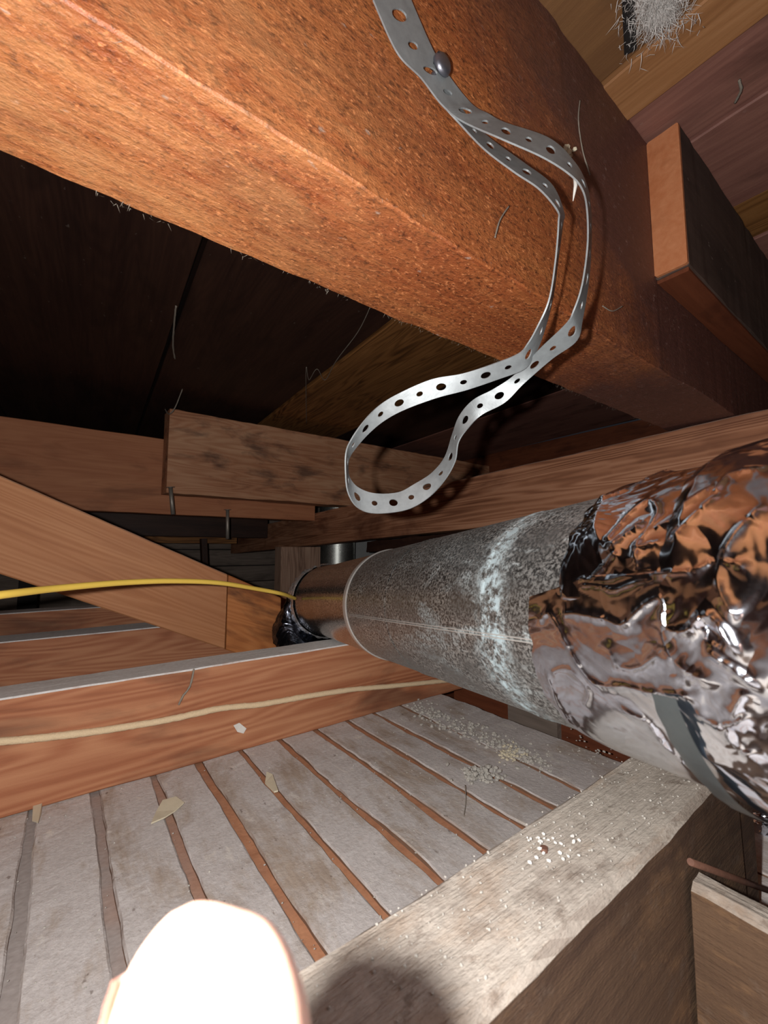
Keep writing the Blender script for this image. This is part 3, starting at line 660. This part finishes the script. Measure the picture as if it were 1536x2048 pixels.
# ------------------------------------------------------------------ debris
def blob(bm_, c, r, sq=(1, 1, .6), seed=0, sub=1):
    ret = bmesh.ops.create_icosphere(bm_, subdivisions=sub, radius=1.0)
    rot = Matrix.Rotation(random.uniform(0, 6.3), 3, 'Z')
    for v in ret['verts']:
        k = 1+.45*noise.noise(v.co*1.7+Vector((seed, seed*.3, 1)))
        v.co = rot @ Vector((v.co.x*sq[0], v.co.y*sq[1], v.co.z*sq[2]))*r*k + Vector(c)
def heap(name, pts_, label, cat, mat, rmin, rmax):
    b_ = bmesh.new()
    for i_, p_ in enumerate(pts_): blob(b_, p_, random.uniform(rmin, rmax), (1, random.uniform(.6, 1), random.uniform(.4, .8)), i_*1.3)
    me_ = bpy.data.meshes.new(name); b_.to_mesh(me_); b_.free()
    o_ = link(name, me_, None, None, mat); tag(o_, label, cat, kind='stuff'); return o_
ps = []
for i in range(330):
    u = random.random()**1.1; px = 835+u*260+random.gauss(0, 10); py = 1418+u*112+random.gauss(0, 10)
    ps.append(onZ(px, py, -.995)+Vector((0, 0, random.uniform(0, .003)*(1-u))))
heap('plaster_crumbs', ps, 'line of grey plaster crumbs lying on the laths below the duct', 'crumbs', M['plaster'], .0010, .0034)
ps = [onZ(random.gauss(962, 22), random.gauss(1552, 8), -.995)+Vector((0, 0, random.uniform(0, .006))) for _ in range(120)]
heap('plaster_clump', ps, 'grey clump of plaster crumbs bridging a lath gap below the duct', 'clump', M['plaster'], .0012, .0034)
ps = [onZ(random.gauss(1175, 55), random.gauss(1500, 18), -.995) for _ in range(70)]
heap('lath_grit', ps, 'fine grit on the laths beside the slot under the duct', 'grit', M['plaster'], .0006, .0016)
ps = []
for i in range(420):
    x = random.uniform(-.1, 1.38); ps.append(Vector((x, random.uniform(.39, .565), T_J+.004))*U)
heap('joist_grit', ps, 'scattered grit and flakes on the dusty top of the nearest joist', 'grit', M['plaster'], .0002, .0007)
ps = [onZ(random.uniform(1050, 1160), random.uniform(1665, 1725), T_J+.006) for _ in range(34)]
heap('pale_chips', ps, 'cluster of pale chips on the nearest joist by the dark nail hole', 'chips', M['paper'], .0003, .0013)
ps = [Vector((random.uniform(-1.2, 2.1), random.uniform(.6, 2.18), -.998))*U for _ in range(700)]
heap('floor_grit', ps, 'sparse fine grit scattered over the dusty laths', 'grit', M['plaster'], .0003, .0010)
for (px, py, rad, lab) in [(1088, 1700, .0016, 'dark rusty nail head sunk in the dusty top of the nearest joist')]:
    c = onZ(px, py, T_J+.001); o = cyl('nail', c-Vector((0, 0, .003)), c+Vector((0, 0, .0012)), rad, M['rustnail'], None, 14, 1); tag(o, lab, 'nail')
def flake(name, poly, depthfun, th, mat, label, cat, nrm):
    c = [depthfun(*p_) for p_ in poly]; m_ = sum(c, Vector())/len(c); n_ = Vector(nrm)
    up_ = [q+n_*th+n_*(th*2*((q-m_).length/.02)) for q in c]; lo = [q-n_*0 for q in up_]; lo = [q-n_*th for q in up_]
    k = len(c); fs_ = [tuple(range(k)), tuple(range(2*k-1, k-1, -1))]+[(i_, k+i_, k+(i_+1) % k, (i_+1) % k) for i_ in range(k)]
    o_ = mesh_obj(name, up_+lo, fs_, mat); tag(o_, label, cat); return o_
fz = lambda x, y: onZ(x, y, -.995)
flake('paint_flake', [(302, 1655), (312, 1628), (325, 1607), (352, 1600), (368, 1611), (350, 1626), (330, 1640)], fz, .0012, M['flake'], 'curved cream paint flake lying across a lath gap, left', 'flake', (0, 0, 1))
flake('paint_flake', [(66, 1610), (85, 1603), (82, 1630), (76, 1652), (64, 1646)], fz, .001, M['flake'], 'small cream paint flake in the gap at the far left by the joist', 'flake', (0, 0, 1))
flake('wood_chip', [(533, 1552), (545, 1556), (556, 1590), (548, 1592), (530, 1570)], fz, .0015, M['flake'], 'pale wood chip at the split lath in front of the joist', 'chip', (0, 0, 1))
ps = [onZ(1000+random.gauss(18, 13), 1505+random.gauss(4, 7), -.995)+Vector((0, 0, random.uniform(0, .003))) for _ in range(90)]
heap('plaster_lump', ps, 'yellowish crumbly plaster lump near the end of the crumb line', 'lump', M['flake'], .0008, .0024)
flake('paper_scrap', [(466, 1450), (478, 1445), (492, 1456), (486, 1466), (474, 1463)], lambda x, y: onY(x, y, 2.195), .001, M['paper'], 'tiny white scrap stuck to the face of the reddish joist', 'scrap', (0, -1, 0))
o = tube('wood_splinter', [P(1148, 345, .263), P(1151, 372, .262), P(1146, 402, .261)], [.0011, .0012, .0002], M['paper'], None, 6); tag(o, 'pale splinter hanging from the upper bend of the strap', 'splinter')
b_ = bmesh.new()
for i in range(9): blob(b_, onY(1138+random.uniform(-10, 12), 300+random.uniform(-9, 14), .715), random.uniform(.0015, .003), (1, 1, 1), i)
me = bpy.data.meshes.new('fluff_knot'); b_.to_mesh(me); b_.free(); o = link('fluff_knot', me, None, None, M['flake']); tag(o, 'knot of cream fluff on the beam just above the strap bend', 'fluff')
# white insulation tuft, top right
vs, fs = [], []
ic = onZ(1335, 8, 1.86)
for i in range(2600):
    a = random.uniform(0, 6.28); r_ = abs(random.gauss(0, .010)); b0 = ic+Vector((math.cos(a)*r_*1.5-.004, math.sin(a)*r_*1.2+.004, random.uniform(-.004, .008)))
    d_ = (Vector((random.gauss(0, .6), random.gauss(0, .6), random.gauss(-.6, .5)))).normalized()*random.uniform(.004, .014); s_ = Vector((random.gauss(0, 1), random.gauss(0, 1), 0)).normalized()*.00022
    k = len(vs); m_ = b0+d_*.5+Vector((random.gauss(0, .001), random.gauss(0, .001), 0)); vs += [b0-s_, b0+s_, m_+s_, m_-s_, b0+d_]; fs += [(k, k+1, k+2, k+3), (k+3, k+2, k+4)]
o = mesh_obj('insulation_tuft', vs, fs, M['fluff']); tag(o, 'white fibrous insulation tuft poking through the roof boards, top right', 'insulation')
o = plank('black_wedge', (1.44, .53, 1.895), (1.62, .60, 1.895), .04, .03, M['near_black'], seg=4); tag(o, 'black wedge behind the white insulation tuft', 'wedge')  # plain near-black piece beside the tuft

# cobwebs
def web(pts_, r, label):
    o_ = tube('cobweb', spline(pts_, 8), r, M['web'], None, 5, .5); tag(o_, label, 'cobweb')
web([onZ(352, 612, 1.88), onZ(349, 640, 1.86), onZ(346, 690, 1.86), onZ(350, 718, 1.86)], .0018, 'hanging dusty strand over the dark roof board joint, left')
web([onZ(740, 615, 1.88), onZ(715, 665, 1.88), onZ(672, 722, 1.88), onZ(650, 760, 1.86), onZ(634, 738, 1.86), onZ(618, 760, 1.84), onZ(612, 740, 1.86), onY(613, 850, 5.5)], .0008, 'long thread sagging from the orange beam to the worn block')
web([onY(330, 818, 5.58), onY(338, 828, 5.4), onY(350, 815, 5.3), onZ(365, 778, 1.88)], .0016, 'thread from the left corner of the worn block up to the roof boards')
web([onY(388, 1338, 2.19), onY(380, 1372, 2.19), onY(366, 1392, 2.19), onY(357, 1410, 2.19)], .0011, 'pale strand hanging on the stained part of the reddish joist')
web([onZ(930, 1570, -.97), onZ(932, 1600, -.99), onZ(928, 1632, -.99)], .0004, 'thin thread below the plaster clump')
web([onY(1160, 200, .715), onY(1157, 240, .715), onY(1165, 300, .715), onY(1180, 350, .715)], .0006, 'vertical thread on the dark part of the orange beam above the strap')
web([onY(1205, 612, .715), onY(1225, 622, .71), onY(1245, 612, .71)], .0005, 'little curl of thread on the orange beam right of the strap')
web([onY(990, 475, .715), onY(1000, 440, .712), onY(1018, 412, .712)], .0005, 'fine brown thread on the side of the orange beam inside the strap bend')
web([onZ(1470, 205, 1.885), onZ(1482, 180, 1.87), onZ(1478, 160, 1.875)], .0012, 'white curled thread on the purple-brown roof boards, right')
# edge fluff along the lower edge of the beam
vs, fs = [], []
for i in range(1500):
    x = random.uniform(-.3, 3.8); cl = noise.noise(Vector((x*6, 0, 0)))
    if random.random() > .35+cl*1.2: continue
    yb = random.choice((1.10, 1.10, 1.10, .724)); b0 = Vector((x, yb+random.uniform(-.01, .01), .80))*U
    d_ = Vector((random.gauss(0, 1), random.gauss(.2 if yb > 1 else -.2, .6), random.gauss(-.5, .4))).normalized()*random.uniform(.0012, .0042); s_ = Vector((1, 0, 0))*.00016
    k = len(vs); vs += [b0-s_, b0+s_, b0+d_]; fs.append((k, k+1, k+2))
o = mesh_obj('edge_fuzz', vs, fs, M['web']); o['kind'] = 'stuff'; tag(o, 'splintery dust fuzz along the lower edges of the orange beam', 'fuzz', kind='stuff')

# ------------------------------------------------------------------ the photographer's fingertip
def finger():
    pts_ = [P(366, 1815, .0455), P(374, 1885, .0440), P(386, 1950, .0425), P(400, 2020, .0408), P(410, 2100, .0400), P(425, 2230, .0405), P(440, 2380, .0415), P(450, 2560, .0430)]
    pts_ = spline(pts_, 9); n_ = len(pts_); vs_, fs_ = [], []
    L_ = [0]
    for i_ in range(1, n_): L_.append(L_[-1]+(pts_[i_]-pts_[i_-1]).length)
    fw = R3 @ Vector((0, 0, -1)); seg = 36
    for i_, p_ in enumerate(pts_):
        t_ = (pts_[min(i_+4, n_-1)]-pts_[max(i_-4, 0)]).normalized(); s_ = t_.cross(fw).normalized(); u_ = s_.cross(t_)
        l_ = L_[i_]; full = .0098 + .0010*math.exp(-((l_-.026)/.008)**2)
        r_ = full*min(1, max(1e-4, 1-(1-min(1, (l_+.0002)/.0125))**2))**.62
        for k_ in range(seg):
            a_ = 2*math.pi*k_/seg; vs_.append(p_+s_*math.cos(a_)*r_+u_*math.sin(a_)*r_*.86)
    for i_ in range(n_-1):
        for k_ in range(seg): fs_.append((i_*seg+k_, i_*seg+(k_+1) % seg, (i_+1)*seg+(k_+1) % seg, (i_+1)*seg+k_))
    fs_.append(tuple(range(seg-1, -1, -1))); fs_.append(tuple((n_-1)*seg+k_ for k_ in range(seg)))
    f_ = mesh_obj('finger', vs_, fs_, M['skin'], None, smooth=True)
    tag(f_, 'bright overexposed fingertip of the photographer poking in at the bottom left', 'finger')
    # nail on the left side of the tip
    vn, fn = [], []; n1_, n2_ = 10, 12
    for i_ in range(n1_+1):
        idx = 8+i_*1.6; j_ = int(idx); p_ = pts_[j_].lerp(pts_[j_+1], idx-j_)
        t_ = (pts_[j_+1]-pts_[j_]).normalized(); s_ = t_.cross(fw).normalized(); u_ = s_.cross(t_)
        l_ = L_[j_]; r_ = .0100*min(1, math.sqrt(max(.1, 1-(1-min(1, l_/.0105))**2)))+.0004
        for k_ in range(n2_+1):
            a_ = math.radians(180-35+70*k_/n2_); q = p_+s_*math.cos(a_)*r_+u_*math.sin(a_)*r_*.86; vn.append(q)
    for i_ in range(n1_):
        for k_ in range(n2_): a_ = i_*(n2_+1)+k_; fn.append((a_, a_+1, a_+n2_+2, a_+n2_+1))
    mesh_obj('fingernail', vn, fn, M['fingernail'], f_, smooth=True)
finger()
